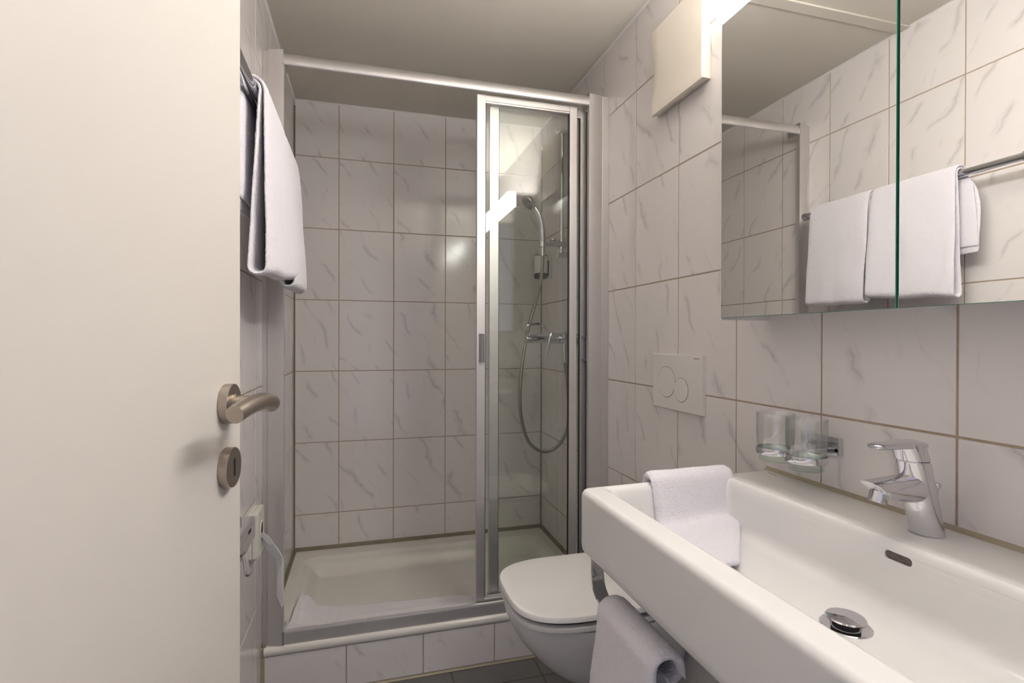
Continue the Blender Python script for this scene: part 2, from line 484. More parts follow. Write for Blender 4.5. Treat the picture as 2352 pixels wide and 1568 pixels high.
part('mirror_door', cab, [M_mirror, M_gedge], mdoor(.5925, .9895), sharp=20)
part('mirror_door', cab, [M_mirror, M_gedge], mdoor(.1905, .5885), sharp=20)
def lamp_fn(bm):
    prism(bm, [(-.1275, 1.8565), (-.1295, 1.8560), (-.1640, 1.9380), (-.1190, 1.9380), (-.1190, 1.8600)], 'y', .186, .998)
lamp = thing('strip_lamp', 'lit white strip lamp along the top of the mirror cabinet', 'lamp', (-.06, .59, 1.8585))
part('diffuser', lamp, M_lamp, lamp_fn, sharp=20)
def trough(bm):
    prism(bm, [(-.1185, 1.8605), (-.1185, 1.9380), (-.1150, 1.9380), (-.1150, 1.8660), (-.0050, 1.8660), (-.0050, 1.9380), (-.0005, 1.9380), (-.0005, 1.8605)], 'y', .188, .996)
    box(bm, -.1180, -.0010, .9925, .9960, 1.862, 1.9375); box(bm, -.1180, -.0010, .1880, .1915, 1.862, 1.9375)
part('housing', lamp, M_plastic, trough)
part('light_tube', lamp, M_tube, lambda bm: cyl(bm, (-.060, .215, 1.905), (-.060, .970, 1.905), .019, n=24, bev=.004), label='glowing tube lying open to the ceiling')

# ------------------------------------------------------------------ washbasin
BZ, BZ0, BXF = .857, .729, -.4755
def shear(p):
    k = (p.y - .195) / .8
    return Vector((p.x, p.y + k * .027 * (p.x / .4755), p.z))
def basin(bm):
    def rr(ix0, ix1, iy, r, z): return [shear(p) for p in rrect(BXF + ix0, -.001 - ix1, .195 + iy, .995 - iy, r, z, 8)]
    inner = lambda ins, r, z: [shear(p) for p in rrect(-.4225 + ins, -.1365 - ins * .6, .222 + ins, .972 - ins, r, z, 8)]
    rings = [rr(.055, .02, .05, .02, BZ0 + .004), rr(.016, 0, .014, .014, BZ0), rr(.006, 0, .005, .014, BZ0 + .002), rr(.0015, 0, .0015, .014, BZ0 + .008), rr(0, 0, 0, .014, BZ0 + .02), rr(0, 0, 0, .014, BZ - .013),
             rr(.001, 0, .0008, .014, BZ - .008), rr(.004, 0, .003, .013, BZ - .003), rr(.0085, 0, .007, .010, BZ - .0006), rr(.012, 0, .010, .009, BZ),
             inner(-.011, .020, BZ), inner(-.006, .020, BZ - .0009), inner(-.002, .020, BZ - .003), inner(.0015, .020, BZ - .0065), inner(.004, .020, BZ - .012), inner(.006, .021, BZ - .020), inner(.0075, .022, BZ - .030), inner(.010, .026, BZ - .055), inner(.013, .03, BZ - .078), inner(.018, .033, BZ - .088), inner(.027, .036, BZ - .0955), inner(.045, .034, BZ - .099), inner(.075, .03, BZ - .1005)]
    loft(bm, rings)
sink = thing('washbasin', 'wide rectangular white ceramic washbasin mounted on the right wall', 'washbasin', (-.24, .595, BZ0))
bm = bmesh.new(); basin(bm)
tmp = finish('basin', bm, M_ceramic, sink, sharp=50, weighted=False)
def stadium(hw, r, n=8):
    pts = []
    for c, s in ((hw, -90), (-hw, 90)):
        for i in range(n + 1):
            a = R(s + 180 * i / n); pts.append((c + r * math.cos(a), r * math.sin(a)))
    return pts
OY, OZ = .578, .8355
cb = bmesh.new()
loft(cb, [[Vector((x, OY + p[0], OZ + p[1])) for p in stadium(.0145, .0062)] for x in (-.17, -.112)])
cut = finish('cutter', cb, M_stain_shade)
md = tmp.modifiers.new('hole', 'BOOLEAN'); md.operation = 'DIFFERENCE'; md.object = cut; md.solver = 'EXACT'
bpy.context.view_layer.update()
dg = bpy.context.evaluated_depsgraph_get()
new = bpy.data.meshes.new_from_object(tmp.evaluated_get(dg)); tmp.modifiers.clear(); tmp.data = new
wn = tmp.modifiers.new('weighted_normals', 'WEIGHTED_NORMAL'); wn.keep_sharp = True; wn.weight = 60
bpy.data.objects.remove(cut, do_unlink=True)
part('overflow_hole', sink, M_stain_shade, lambda bm: loft(bm, [[Vector((x, OY + p[0], OZ + p[1])) for p in stadium(.0143, .0060)] for x in (-.1380, -.1135)]), label='stained overflow slot with its inner shade painted dark')  # dark plate carries the hollow's shade in its colour, along with dirt
DRX, DRY, DRZ = -.2465, .569, BZ - .1003
dr = part('drain_ring', sink, M_chrome, lambda bm: lathe(bm, [(.014, -.004), (.020, .0005), (.031, .0022), (.0325, .0008), (.0325, -.004)], (DRX, DRY, DRZ), 40))
part('drain_stem', dr, M_black, lambda bm: cyl(bm, (DRX, DRY, DRZ - .004), (DRX, DRY, DRZ + .010), .0165, n=28))
part('drain_cap', dr, M_chrome, lambda bm: lathe(bm, [(.0, .010), (.0245, .0102), (.0255, .0118), (.0240, .0135), (.012, .0146), (.0, .0149)], (DRX, DRY, DRZ), 40))
def text_mesh(s, size):
    cu = bpy.data.curves.new('t', 'FONT'); cu.body = s; cu.size = size; cu.extrude = .00012; cu.align_x = 'CENTER'; cu.align_y = 'CENTER'
    to = bpy.data.objects.new('t', cu); COL.objects.link(to); bpy.context.view_layer.update()
    me = bpy.data.meshes.new_from_object(to.evaluated_get(bpy.context.evaluated_depsgraph_get()))
    bpy.data.objects.remove(to, do_unlink=True); return me
def text(name, s, size, material, parent, loc, right, upv):
    me = text_mesh(s, size); r_ = Vector(right); u_ = Vector(upv); nn = r_.cross(u_); loc = Vector(loc)
    for v in me.vertices: v.co = loc + r_ * v.co.x + u_ * v.co.y + nn * v.co.z - WL[parent.name]
    me.materials.clear(); me.materials.append(material)
    o = bpy.data.objects.new(name, me); COL.objects.link(o); o.parent = parent
    return o
text('maker_mark', 'DURAVIT', .0062, M_printf, sink, (-.0225, .951, BZ + .0002), (0, -1, 0), (1, 0, 0))
struct('trim_10', M_sil, bead((XR, .20, BZ - .001), (XR, .994, BZ - .001), nX, Z, .0085), 'beige silicone joint between washbasin and tiled wall')

# ------------------------------------------------------------------ basin mixer tap
FY = .598
tap = thing('basin_tap', 'chrome single lever mixer tap standing on the washbasin ledge', 'tap', (-.055, FY, BZ))
def lean(z): return -.0555 - .030 * (z - BZ) / .115
def body_fn(bm):
    prof = [(BZ, .0226, .0226), (BZ + .0015, .0230, .0230), (BZ + .03, .0228, .0228), (BZ + .07, .0226, .0226), (BZ + .112, .0222, .0222), (BZ + .1145, .0214, .0214)]
    loft(bm, [ring((lean(z), FY, z), (1, 0, -.05), (0, 1, 0), a, b, 40) for z, b, a in prof])
part('body', tap, M_chrome, body_fn)
part('ring_gap', tap, M_dark, lambda bm: loft(bm, [ring((lean(z), FY, z), (1, 0, -.02), (0, 1, 0), .0205, .0205, 32) for z in (BZ + .113, BZ + .1165)]))
def head_fn(bm):
    rs = []
    for k, (z, r_, tilt) in enumerate(((BZ + .1155, .0215, 0), (BZ + .1165, .0223, 0), (BZ + .128, .0222, .05), (BZ + .1385, .0218, .12), (BZ + .1415, .0205, .13), (BZ + .1428, .016, .13))):
        rs.append(ring((lean(z) - .001 * k, FY, z), (1, 0, -tilt), (0, 1, 0), r_ * 1.04, r_, 40))
    loft(bm, rs)
head = part('lever_head', tap, M_chrome, head_fn)
def lever_fn(bm):
    st = [(-.080, .9955, .0195, .0060), (-.092, .9962, .0200, .0064), (-.106, .9970, .0190, .0066), (-.122, .9968, .0165, .0060), (-.138, .9962, .0150, .0055), (-.151, .9962, .0140, .0050), (-.159, .9964, .0122, .0044), (-.164, .9966, .0090, .0034), (-.166, .9967, .0050, .0018)]
    loft(bm, [ring((x, FY, z), (0, 1, 0), (0, 0, 1), hw, hh, 28, 2.8) for x, z, hw, hh in st])
part('lever', head, M_chrome, lever_fn)
part('index_dot', head, M_print, lambda bm: cyl(bm, (-.1085, FY - .002, BZ + .128), (-.1110, FY - .002, BZ + .1283), .0032, n=16))
def spout_fn(bm):
    rs = []
    for x, zc, hw, hh, sh in ((-.076, .931, .0205, .0225, 0), (-.088, .9305, .0212, .0220, 0), (-.103, .9300, .0212, .0205, 0), (-.120, .9305, .0206, .0185, .1), (-.137, .9315, .0200, .0166, .4), (-.152, .9320, .0194, .0146, .9), (-.1595, .9325, .0180, .0128, 1.25), (-.1615, .9320, .0140, .0100, 1.3)):
        rs.append([Vector((p.x - sh * (p.z - zc), p.y, p.z)) for p in ring((x, FY, zc), (0, 1, 0), (0, 0, 1), hw, hh, 32, 2.5)])
    loft(bm, rs)
part('spout', tap, M_chrome, spout_fn)
ax_ = Vector((-.33, 0, -1)).normalized()
ac = Vector((-.1525, FY, .9225))
aer = part('aerator', tap, M_chrome, lambda bm: lathe(bm, [(.0125, -.006), (.0125, .0095), (.0118, .0105), (.0098, .0105), (.0095, .007), (0.0, .007)], ac, 28, ax_))
part('aerator_mesh', aer, M_dark, lambda bm: cyl(bm, ac + ax_ * .0062, ac + ax_ * .0082, .0094, n=24))
part('pop_up_rod', tap, M_chrome, lambda bm: (cyl(bm, (-.036, FY, BZ), (-.036, FY, BZ + .068), .0025, n=12), lathe(bm, [(0, 0), (.004, .001), (.0062, .006), (.0055, .010), (0, .0115)], (-.036, FY, BZ + .066), 20)))

# ------------------------------------------------------------------ tumblers in their holder
TX, TY1, TY2 = -.0765, .806, .884
hold = thing('tumbler_holder', 'chrome double tumbler holder fixed to the tiles left of the tap', 'holder', (-.04, .845, .92))
part('wall_plate', hold, M_chrome, S(-.0115, -.0003, .7935, .886, .929, .9645, bev=.0015))
part('arm', hold, M_chrome, S(-.075, -.010, .838, .852, .9235, .9345, bev=.002))
def hoop(y):
    def f(bm):
        lathe(bm, [(.0338, -.0065), (.0366, -.0065), (.0372, -.005), (.0372, .005), (.0366, .0065), (.0338, .0065)], (TX, y, .9275), 48, closed_prof=True)
    return f
part('hoop', hold, M_chrome, hoop(TY1)); part('hoop', hold, M_chrome, hoop(TY2))
M_tumbler = thin_glass('thin_tumbler_glass', (.980, .988, .984), 2.0)
M_tbase = thin_glass('thick_tumbler_base', (.90, .96, .925), 1.7)
tprof = [(0, .9055), (.0270, .9055), (.0292, .9070), (.0302, .9095), (.0306, .9155), (.0312, .9210), (.0325, .9265), (.0334, .9345), (.0352, .9450), (.0362, .9600), (.0364, .9800), (.0361, 1.0035), (.0357, 1.0042), (.0352, 1.0037),
         (.0354, .9800), (.0352, .9600), (.0341, .9460), (.0322, .9365), (.0300, .9320), (.0240, .9305), (0, .9302)]
g0 = solo('tumbler', 'clear glass tumbler in the holder, the one nearer the tap', 'tumbler', M_tumbler, lambda bm: lathe(bm, [(r_, z - .9055) for r_, z in tprof], (0, 0, 0), 56), (0, 0, 0), sharp=60, group='tumblers in the chrome holder')
g0.data.materials.append(M_tbase)
for pl in g0.data.polygons:
    if pl.center.z < .0255: pl.material_index = 1
g0.location = (TX, TY1, .9055)
g1 = g0.copy(); COL.objects.link(g1); g1.location = (TX, TY2, .9055)
g1['label'] = 'clear glass tumbler in the holder, the one farther from the tap'

# ------------------------------------------------------------------ toilet, flush plate, extract vent
TYC = 1.342
def seat_ring(xf, xb, hw, z, n=64, e=3.6):
    """D shaped outline: square-ish front, straight back"""
    pts = []
    L_ = xb - xf
    for i in range(n):
        t = 2 * math.pi * i / n; a, b = math.cos(t), math.sin(t)
        ca = math.copysign(abs(a) ** (2 / e), a); cb_ = math.copysign(abs(b) ** (2 / e), b)
        x = (xf + xb) / 2 + ca * L_ / 2
        taper = 1 - .06 * max(0, (xf + L_ * .35 - x) / (L_ * .35)) ** 2
        pts.append(Vector((x, TYC + cb_ * hw * taper, z)))
    return pts
toilet = thing('toilet', 'white wall hung toilet with its lid closed', 'toilet', (-.27, TYC, .19))
part('lid', toilet, M_ceramic, lambda bm: loft(bm, [seat_ring(-.524, -.075, .172, .4670), seat_ring(-.5290, -.070, .1780, .4680), seat_ring(-.5305, -.069, .1795, .4700), seat_ring(-.5295, -.069, .1785, .4780), seat_ring(-.527, -.072, .176, .4815), seat_ring(-.521, -.078, .170, .4830), seat_ring(-.50, -.10, .15, .4835)]))
part('seat', toilet, M_ceramic, lambda bm: loft(bm, [seat_ring(-.518, -.075, .167, .4400), seat_ring(-.5255, -.070, .1745, .4408), seat_ring(-.527, -.069, .1765, .4445), seat_ring(-.5265, -.069, .1760, .4530), seat_ring(-.523, -.073, .172, .4560), seat_ring(-.51, -.09, .16, .4575)]))
part('lid_gap_shade', toilet, M_dark, lambda bm: loft(bm, [seat_ring(-.512, -.10, .163, .4570), seat_ring(-.512, -.10, .163, .4672)]))  # dark slab stands in for the shade between lid and seat
part('rim_buffer', toilet, M_dark, lambda bm: loft(bm, [seat_ring(-.49, -.10, .150, .4350), seat_ring(-.49, -.10, .150, .4410)]))
bowl = [(-.515, .168, .4368), (-.5225, .1745, .4355), (-.524, .176, .430), (-.519, .173, .410), (-.506, .167, .380), (-.486, .158, .350), (-.460, .147, .318), (-.430, .134, .286), (-.396, .119, .257), (-.360, .104, .235), (-.325, .092, .220), (-.29, .084, .210), (-.24, .08, .203)]
def bowl_ring(xf, hw, z):
    pts = seat_ring(xf, -.0008, hw, z, 56, 2.7)
    out = []
    for p in pts:
        k = max(0, (p.x + .20) / .20)      # straight back part against the wall
        out.append(Vector((p.x, TYC + (p.y - TYC) * (1 - .12 * k), p.z)))
    return out
part('bowl', toilet, M_ceramic, lambda bm: loft(bm, [bowl_ring(*b) for b in bowl]), sharp=50)
part('hinge_block', toilet, M_chrome, lambda bm: (cyl(bm, (-.055, TYC - .09, .452), (-.055, TYC - .05, .452), .010, n=20, bev=.001), cyl(bm, (-.055, TYC + .05, .452), (-.055, TYC + .09, .452), .010, n=20, bev=.001), box(bm, -.064, -.046, TYC - .085, TYC + .085, .434, .446, bev=.002)))

fp = thing('flush_plate', 'white dual flush plate with two round buttons above the toilet', 'flush plate', (-.006, 1.342, .944))
FX = -.0125
part('plate', fp, M_plastic, lambda bm: loft(bm, [[Vector((x, 1.2175 + i, z)) for i, z in ((ins, .9465 + ins), (.2485 - ins, .9465 + ins), (.2485 - ins, 1.1105 - ins), (ins, 1.1105 - ins))] for x, ins in ((-.0003, 0), (-.010, 0), (FX + .0008, .0005), (FX, .0022))]))
def disc(cy, cz, r_, x0, x1): return lambda bm: cyl(bm, (x0, cy, cz), (x1, cy, cz), r_, n=64)
for cy, cz, r_ in ((1.389, 1.0265, .0460), (1.3135, 1.0085, .0345)):
    b1 = part('button_gap', fp, M_dark, disc(cy, cz, r_ + .0007, FX - .00005, FX - .0003))
    part('flush_button', b1, M_plastic, lambda bm: lathe(bm, [(0, 0), (r_ - .0004, 0), (r_ - .0004, .0008), (r_ - .0012, .0014), (0, .0014)], (FX + .0001, cy, cz), 64, Vector((-1, 0, 0))))
text('maker_mark', '\u25a0 GEBERIT', .0048, M_print, fp, (FX - .0002, 1.2405, 1.1015), (0, -1, 0), (0, 0, 1))

vent = thing('ventilation_cover', 'square cream plastic ventilation cover high on the right wall', 'vent', (-.02, 1.31, 1.85))
VX = -.041
part('base_frame', vent, M_cream, S(-.0195, -.0003, 1.2005, 1.4525, 1.853, 2.105, bev=.0025))
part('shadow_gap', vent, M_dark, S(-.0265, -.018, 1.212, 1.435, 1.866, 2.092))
def vent_front(bm):
    n = 24; rings = []
    y0, y1, z0, z1 = 1.182, 1.4375, 1.8435, 2.0995
    for i in range(n + 1):
        t = i / n; z = z0 + (z1 - z0) * t
        dip = .0065 * math.sin(math.pi * t) ** 2          # finger recess on the far edge
        e = .0045 if 0 < i < n else .0045
        prof = [(y0, -.0265), (y0, VX + .003), (y0 + .003, VX), (y1 - .05, VX), (y1 - .028, VX + dip * .35), (y1 - .010 - dip * .3, VX + dip * .95), (y1 - dip * .5, VX + .003 + dip), (y1 - dip * .4, -.0265)]
        if i in (0, n):
            prof = [(y, min(x + .0015, -.0265)) for y, x in prof]
        rings.append([Vector((x, y, z)) for y, x in prof])
    loft(bm, rings)
part('front_panel', vent, M_cream, vent_front, sharp=40)

# ------------------------------------------------------------------ shower tray
TX0, TX1, TYF, TYB = XL + .008, XR - .0005, 1.790, YB - .0005
def sstep(t): t = max(0, min(1, t)); return t * t * (3 - 2 * t)
def tray_h(x, y):
    ix0, ix1, iy0, iy1, rad = -1.148, -.055, 1.880, 2.492, .07
    cxm, cym = (ix0 + ix1) / 2, (iy0 + iy1) / 2
    qx = abs(x - cxm) - (ix1 - ix0) / 2 + rad; qy = abs(y - cym) - (iy1 - iy0) / 2 + rad
    d = -(math.hypot(max(qx, 0), max(qy, 0)) + min(max(qx, qy), 0) - rad)
    return TRAYZ - .014 * sstep(d / .014) - .050 * sstep((d - .016) / .060) - .006 * sstep((d - .05) / .4)
def tray_fn(bm):
    nx, ny = 150, 100
    xs = [TX0 + (TX1 - TX0) * i / nx for i in range(nx + 1)]
    ys = [TYF + .012 + (TYB - TYF - .012) * j / ny for j in range(ny + 1)]
    top = [[bm.verts.new((x, y, tray_h(x, y))) for x in xs] for y in ys]
    for j in range(ny):
        for i in range(nx):
            bm.faces.new((top[j][i], top[j][i + 1], top[j + 1][i + 1], top[j + 1][i]))
    prof = [(TYF + .006, TRAYZ - .0015), (TYF + .0018, TRAYZ - .006), (TYF, TRAYZ - .0125), (TYF + .0005, TRAYZ - .020), (TYF + .004, TRAYZ - .0265), (TYF + .010, TRAYZ - .0275), (TYF + .03, TRAYZ - .0275)]
    prev = top[0]
    for y, z in prof:
        cur = [bm.verts.new((x, y, z)) for x in xs]
        for i in range(nx): bm.faces.new((prev[i], prev[i + 1], cur[i + 1], cur[i]))
        prev = cur
    for side in (0, nx):
        b = [bm.verts.new((top[j][side].co.x, ys[j], .02)) for j in range(ny + 1)]
        for j in range(ny): bm.faces.new((top[j][side], top[j + 1][side], b[j + 1], b[j]))
tray = thing('shower_tray', 'white enamelled shower tray set on the tiled plinth', 'shower tray', (-.6, 2.19, .146))
part('basin', tray, M_tray, tray_fn, sharp=60)
part('drain_cover', tray, M_chrome, lambda bm: lathe(bm, [(.045, -.004), (.045, .001), (.042, .004), (.02, .0055), (0, .006)], (-.20, 2.28, tray_h(-.2, 2.28) - .001), 40))
def matsurf(x, y): return max(tray_h(x, y), tray_h(x + .02, y), tray_h(x - .02, y) - .004)
def bathmat(bm):
    x0, x1, nx, ny = -1.143, -.425, 110, 36
    def P(i, j, lift):
        u = i / nx; v = j / ny
        far = 2.146 - .070 * u + .005 * math.sin(u * 9 + .6) - .012 * math.exp(-((u - .20) / .05) ** 2) - .02 * max(0, (u - .85) / .15)
        x = x0 + (x1 - x0) * u + .018 * v * (1 - u)
        y = 1.869 + (far - 1.869) * v
        nzv = noise.noise(Vector((x * 6, y * 9, 1.7))) * .005 + noise.noise(Vector((x * 17, y * 14, 4.2))) * .002
        z = matsurf(x, y) + .004 + max(0, nzv + .004)
        z += .004 * math.exp(-((v - .5 - .2 * u) / .05) ** 2)
        rdg = .0022 if abs(u - .145) < .006 or abs(u - .195) < .006 or abs(u - .022) < .005 else 0
        e = min(u, 1 - u, 1 - v) * 12
        return Vector((x, y, z - rdg + lift * min(1, .35 + e)))
    t = [[bm.verts.new(P(i, j, .007)) for i in range(nx + 1)] for j in range(ny + 1)]
    b = [[bm.verts.new(P(i, j, 0)) for i in range(nx + 1)] for j in range(ny + 1)]
    for j in range(ny):
        for i in range(nx):
            bm.faces.new((t[j][i], t[j][i + 1], t[j + 1][i + 1], t[j + 1][i])); bm.faces.new((b[j][i], b[j + 1][i], b[j + 1][i + 1], b[j][i + 1]))
    for i in range(nx):
        bm.faces.new((t[0][i], b[0][i], b[0][i + 1], t[0][i + 1])); bm.faces.new((t[ny][i], t[ny][i + 1], b[ny][i + 1], b[ny][i]))
    for j in range(ny):
        bm.faces.new((t[j][0], t[j + 1][0], b[j + 1][0], b[j][0])); bm.faces.new((t[j][nx], b[j][nx], b[j + 1][nx], t[j + 1][nx]))
solo('bath_mat', 'folded white towelling bath mat lying in the front of the shower tray', 'bath mat', M_mat_t, bathmat, (-.79, 1.97, .11), sharp=70)

# ------------------------------------------------------------------ shower enclosure
enc = thing('shower_enclosure', 'aluminium framed shower enclosure with sliding glass panels pushed to the right', 'shower enclosure', (-.6, 1.83, TRAYZ))
ZT = 2.0745
part('wall_profile', enc, M_aluframe, S(XL + .0003, -1.1865, 1.813, 1.840, TRAYZ, ZT - .002, bev=.0008))
part('wall_profile', enc, M_aluframe, S(-.0285, XR - .0003, 1.805, 1.862, TRAYZ, ZT - .002, bev=.0008))
def post(xa, xb, sgn):
    def f(bm):
        wdt = xb - xa; pts = []
        for i in range(11):
            t = i / 10; q = t if sgn > 0 else 1 - t
            pts.append((xa + wdt * t, 1.8085 - .0105 * math.sin(math.pi * (.12 + .88 * q) * .5)))
        prism(bm, pts + [(xb, 1.8165), (xa, 1.8165)], 'z', TRAYZ, ZT)
    return f
part('post', enc, M_alu, post(-1.1885, -1.1405, 1), sharp=25)
part('post', enc, M_alu, post(-.0850, -.0265, -1), sharp=25)
def toprail(bm):
    pts = [(1.802, 2.0290), (1.7985, 2.0330), (1.7975, 2.0430), (1.7990, 2.0530), (1.8030, 2.0620), (1.8095, 2.0690), (1.8180, 2.0735), (1.8280, 2.0750), (1.870, 2.0750), (1.870, 2.0700), (1.824, 2.0690), (1.812, 2.0620), (1.8065, 2.0500), (1.8055, 2.0300), (1.8045, 2.0290)]
    prism(bm, pts, 'x', -1.1405, -.0830)
part('top_rail', enc, M_alu, toprail, sharp=50)
def botrail(bm):
    pts = [(1.801, TRAYZ), (1.8005, .206), (1.8030, .2145), (1.8070, .2160), (1.8110, .2155), (1.8120, .1800), (1.865, .1780), (1.865, TRAYZ)]
    prism(bm, pts, 'x', -1.1405, -.0830)
part('bottom_rail', enc, M_alu, botrail, sharp=40)
part('track', enc, M_aluframe, lambda bm: (box(bm, -1.13, -.09, 1.8425, 1.8455, .177, .186), box(bm, -1.13, -.09, 1.864, 1.8665, .172, .183)))
def cap(xa, xb, z0, z1): return S(xa, xb, 1.7955, 1.862, z0, z1, bev=.0012)
for xa, xb, z0, z1 in ((-1.1435, -1.1390, 2.0275, 2.0760), (-.0860, -.0815, 2.0275, 2.0770), (-1.1450, -1.1395, .1725, .2165), (-.0870, -.0815, .1725, .2165)):
    part('rail_cap', enc, M_chrome, cap(xa, xb, z0, z1))
def panel(y0, y1, xl0, xl1, xr0, xr1, zb=.1875, zt=2.0275):
    pn = part('sliding_panel', enc, M_aluframe, S(xl1, xr0, y0 + .001, y1 - .001, zt - .021, zt, bev=.0008))
    part('frame_rail', pn, M_aluframe, S(xl1, xr0, y0 + .001, y1 - .001, zb, zb + .034, bev=.0008))
    part('glazing_bead', pn, M_aluframe, S(xl1, xr0, y0 + .004, y1 - .004, zt - .027, zt - .020)); part('glazing_bead', pn, M_aluframe, S(xl1, xr0, y0 + .004, y1 - .004, zb + .033, zb + .040))
    part('stile', pn, M_aluframe, S(xl0, xl1, y0, y1, zb, zt, bev=.0012)); part('stile', pn, M_aluframe, S(xr0, xr1, y0, y1, zb, zt, bev=.0012))
    part('gasket', pn, M_dark, S(xl1 - .001, xl1 + .003, y0 + .006, y1 - .006, zb + .02, zt - .02)); part('gasket', pn, M_dark, S(xr0 - .003, xr0 + .001, y0 + .006, y1 - .006, zb + .02, zt - .02))
    ym = (y0 + y1) / 2
    part('glass_pane', pn, M_glass, S(xl1 - .002, xr0 + .002, ym - .002, ym + .002, zb + .015, zt - .015))
    return pn
pa = panel(1.8200, 1.8400, -.5075, -.4765, -.1535, -.1245)
pb = panel(1.8465, 1.8655, -.4545, -.4210, -.0985, -.0735)
def pull(bm):
    x0, x1 = -.4990, -.4815
    prism(bm, [(x0, 1.820), (x0 + .001, 1.8125), (x0 + .006, 1.8085), (x1 - .004, 1.8075), (x1, 1.811), (x1 - .002, 1.8125), (x0 + .007, 1.8125), (x0 + .006, 1.820)], 'z', 1.0715, 1.1735)
M_greyp = mat('grey_handle_plastic', (.26, .25, .26), .35, .6); add_bump(M_greyp, 200, .03)
part('pull_handle', pa, M_greyp, pull)
M_greyl = mat('light_grey_handle', (.25, .25, .30), .35, .5); add_bump(M_greyl, 200, .03)
part('pull_handle', pb, M_greyl, lambda bm: (box(bm, -.0940, -.0745, 1.8260, 1.8465, 1.1600, 1.1690, bev=.0015), box(bm, -.0940, -.0745, 1.8260, 1.8465, 1.0730, 1.0820, bev=.0015), box(bm, -.0805, -.0740, 1.8245, 1.8310, 1.0730, 1.1690, bev=.0015)))

part('post_gap_shade', enc, M_dark, S(-.0720, -.0290, 1.8560, 1.8610, .19, 2.03))  # dark strip painted in for the shade behind the right post

# ------------------------------------------------------------------ shower fittings
SY = 2.165
rail = thing('shower_rail', 'chrome vertical shower rail with slider on the right shower wall', 'shower rail', (-.05, SY, 1.53))
RX = -.052
part('bar', rail, M_chrome, lambda bm: cyl(bm, (RX, SY, 1.525), (RX, SY, 2.080), .0092, n=20))
part('wall_bracket', rail, M_chrome, lambda bm: cyl(bm, (-.0725, SY, 2.072), (-.0003, SY, 2.072), .0125, n=24, bev=.003))
part('wall_bracket', rail, M_chrome, lambda bm: cyl(bm, (-.0725, SY, 1.528), (-.0003, SY, 1.528), .0125, n=24, bev=.003))
sl = part('slider', rail, M_chrome, lambda bm: (cyl(bm, (-.118, SY, 1.578), (-.032, SY, 1.574), .0155, n=28, bev=.003), cyl(bm, (RX, SY, 1.552), (RX, SY, 1.600), .0125, n=20, bev=.002)))
part('release_button', sl, M_chrome, lambda bm: cyl(bm, (-.092, SY, 1.590), (-.092, SY, 1.5985), .0125, n=24, bev=.002))
part('holder_joint', sl, M_chrome, lambda bm: (cyl(bm, (-.118, SY, 1.578), (-.130, SY, 1.572), .009, n=16), lathe(bm, [(.0125, -.012), (.0155, -.010), (.0160, .014), (.0135, .017), (.0115, .017), (.0105, -.012)], (-.1395, SY, 1.570), 28, closed_prof=True)))
hs = thing('hand_shower', 'chrome hand shower with metal hose hung on the shower rail', 'hand shower', (-.14, SY, 1.55))
hp = catmull([(-.1395, SY, 1.556), (-.1395, SY, 1.600), (-.1410, SY, 1.635), (-.1480, SY, 1.672), (-.1620, SY, 1.706), (-.1820, SY, 1.733), (-.1960, SY, 1.748)], 6)
hr = [.0098 + .0052 * sstep(i / 9) - .003 * sstep((i - 20) / 16) for i in range(len(hp))]
part('handle', hs, M_chrome, lambda bm: tube(bm, hp, .012, 20, rs=hr))
hax = Vector((-.72, -.10, -.69)).normalized(); hc = Vector((-.2045, SY, 1.7500))
sh = part('spray_head', hs, M_chrome, lambda bm: lathe(bm, [(0, -.022), (.015, -.0205), (.030, -.012), (.0370, 0), (.0380, .006), (.0370, .0085), (0, .0085)], hc, 36, hax))
u_, v_ = frame_for(hax)
def nozzles(bm):
    lathe(bm, [(0, .0083), (.0290, .0083), (.0290, .0105), (0, .0105)], hc, 32, hax)
    for k, rr_ in ((6, .009), (12, .018), (18, .0265)):
        for i in range(k):
            a = 2 * math.pi * i / k; p = hc + u_ * rr_ * math.cos(a) + v_ * rr_ * math.sin(a)
            cyl(bm, p + hax * .009, p + hax * .0145, .0020, .0015, 8)
part('nozzle_plate', sh, M_greyp, nozzles)
part('mode_tab', sh, M_greyp, lambda bm: cyl(bm, hc + Vector((.024, 0, -.026)), hc + Vector((.030, -.004, -.036)), .004, n=12, bev=.001))
hose = catmull([(-.1395, SY, 1.558), (-.1400, SY, 1.50), (-.1480, SY, 1.42), (-.1720, SY, 1.32), (-.2060, SY, 1.20), (-.2320, SY, 1.06), (-.2430, SY, .93), (-.2380, SY, .82), (-.2100, SY, .72), (-.165, SY, .672), (-.118, SY, .660), (-.070, SY, .680), (-.030, SY, .735), (-.016, SY, .82), (-.022, SY, .95), (-.034, SY, 1.045), (-.0360, SY, 1.085)], 8)
part('hose', hs, M_hose, lambda bm: tube(bm, hose, .0074, 14))
part('hose_nut', hs, M_chrome, lambda bm: cyl(bm, (-.1395, SY, 1.520), (-.1395, SY, 1.556), .0095, n=20, bev=.001))
part('hose_nut', hs, M_chrome, lambda bm: cyl(bm, (-.0345, SY, 1.050), (-.0360, SY, 1.098), .0098, n=20, bev=.001))

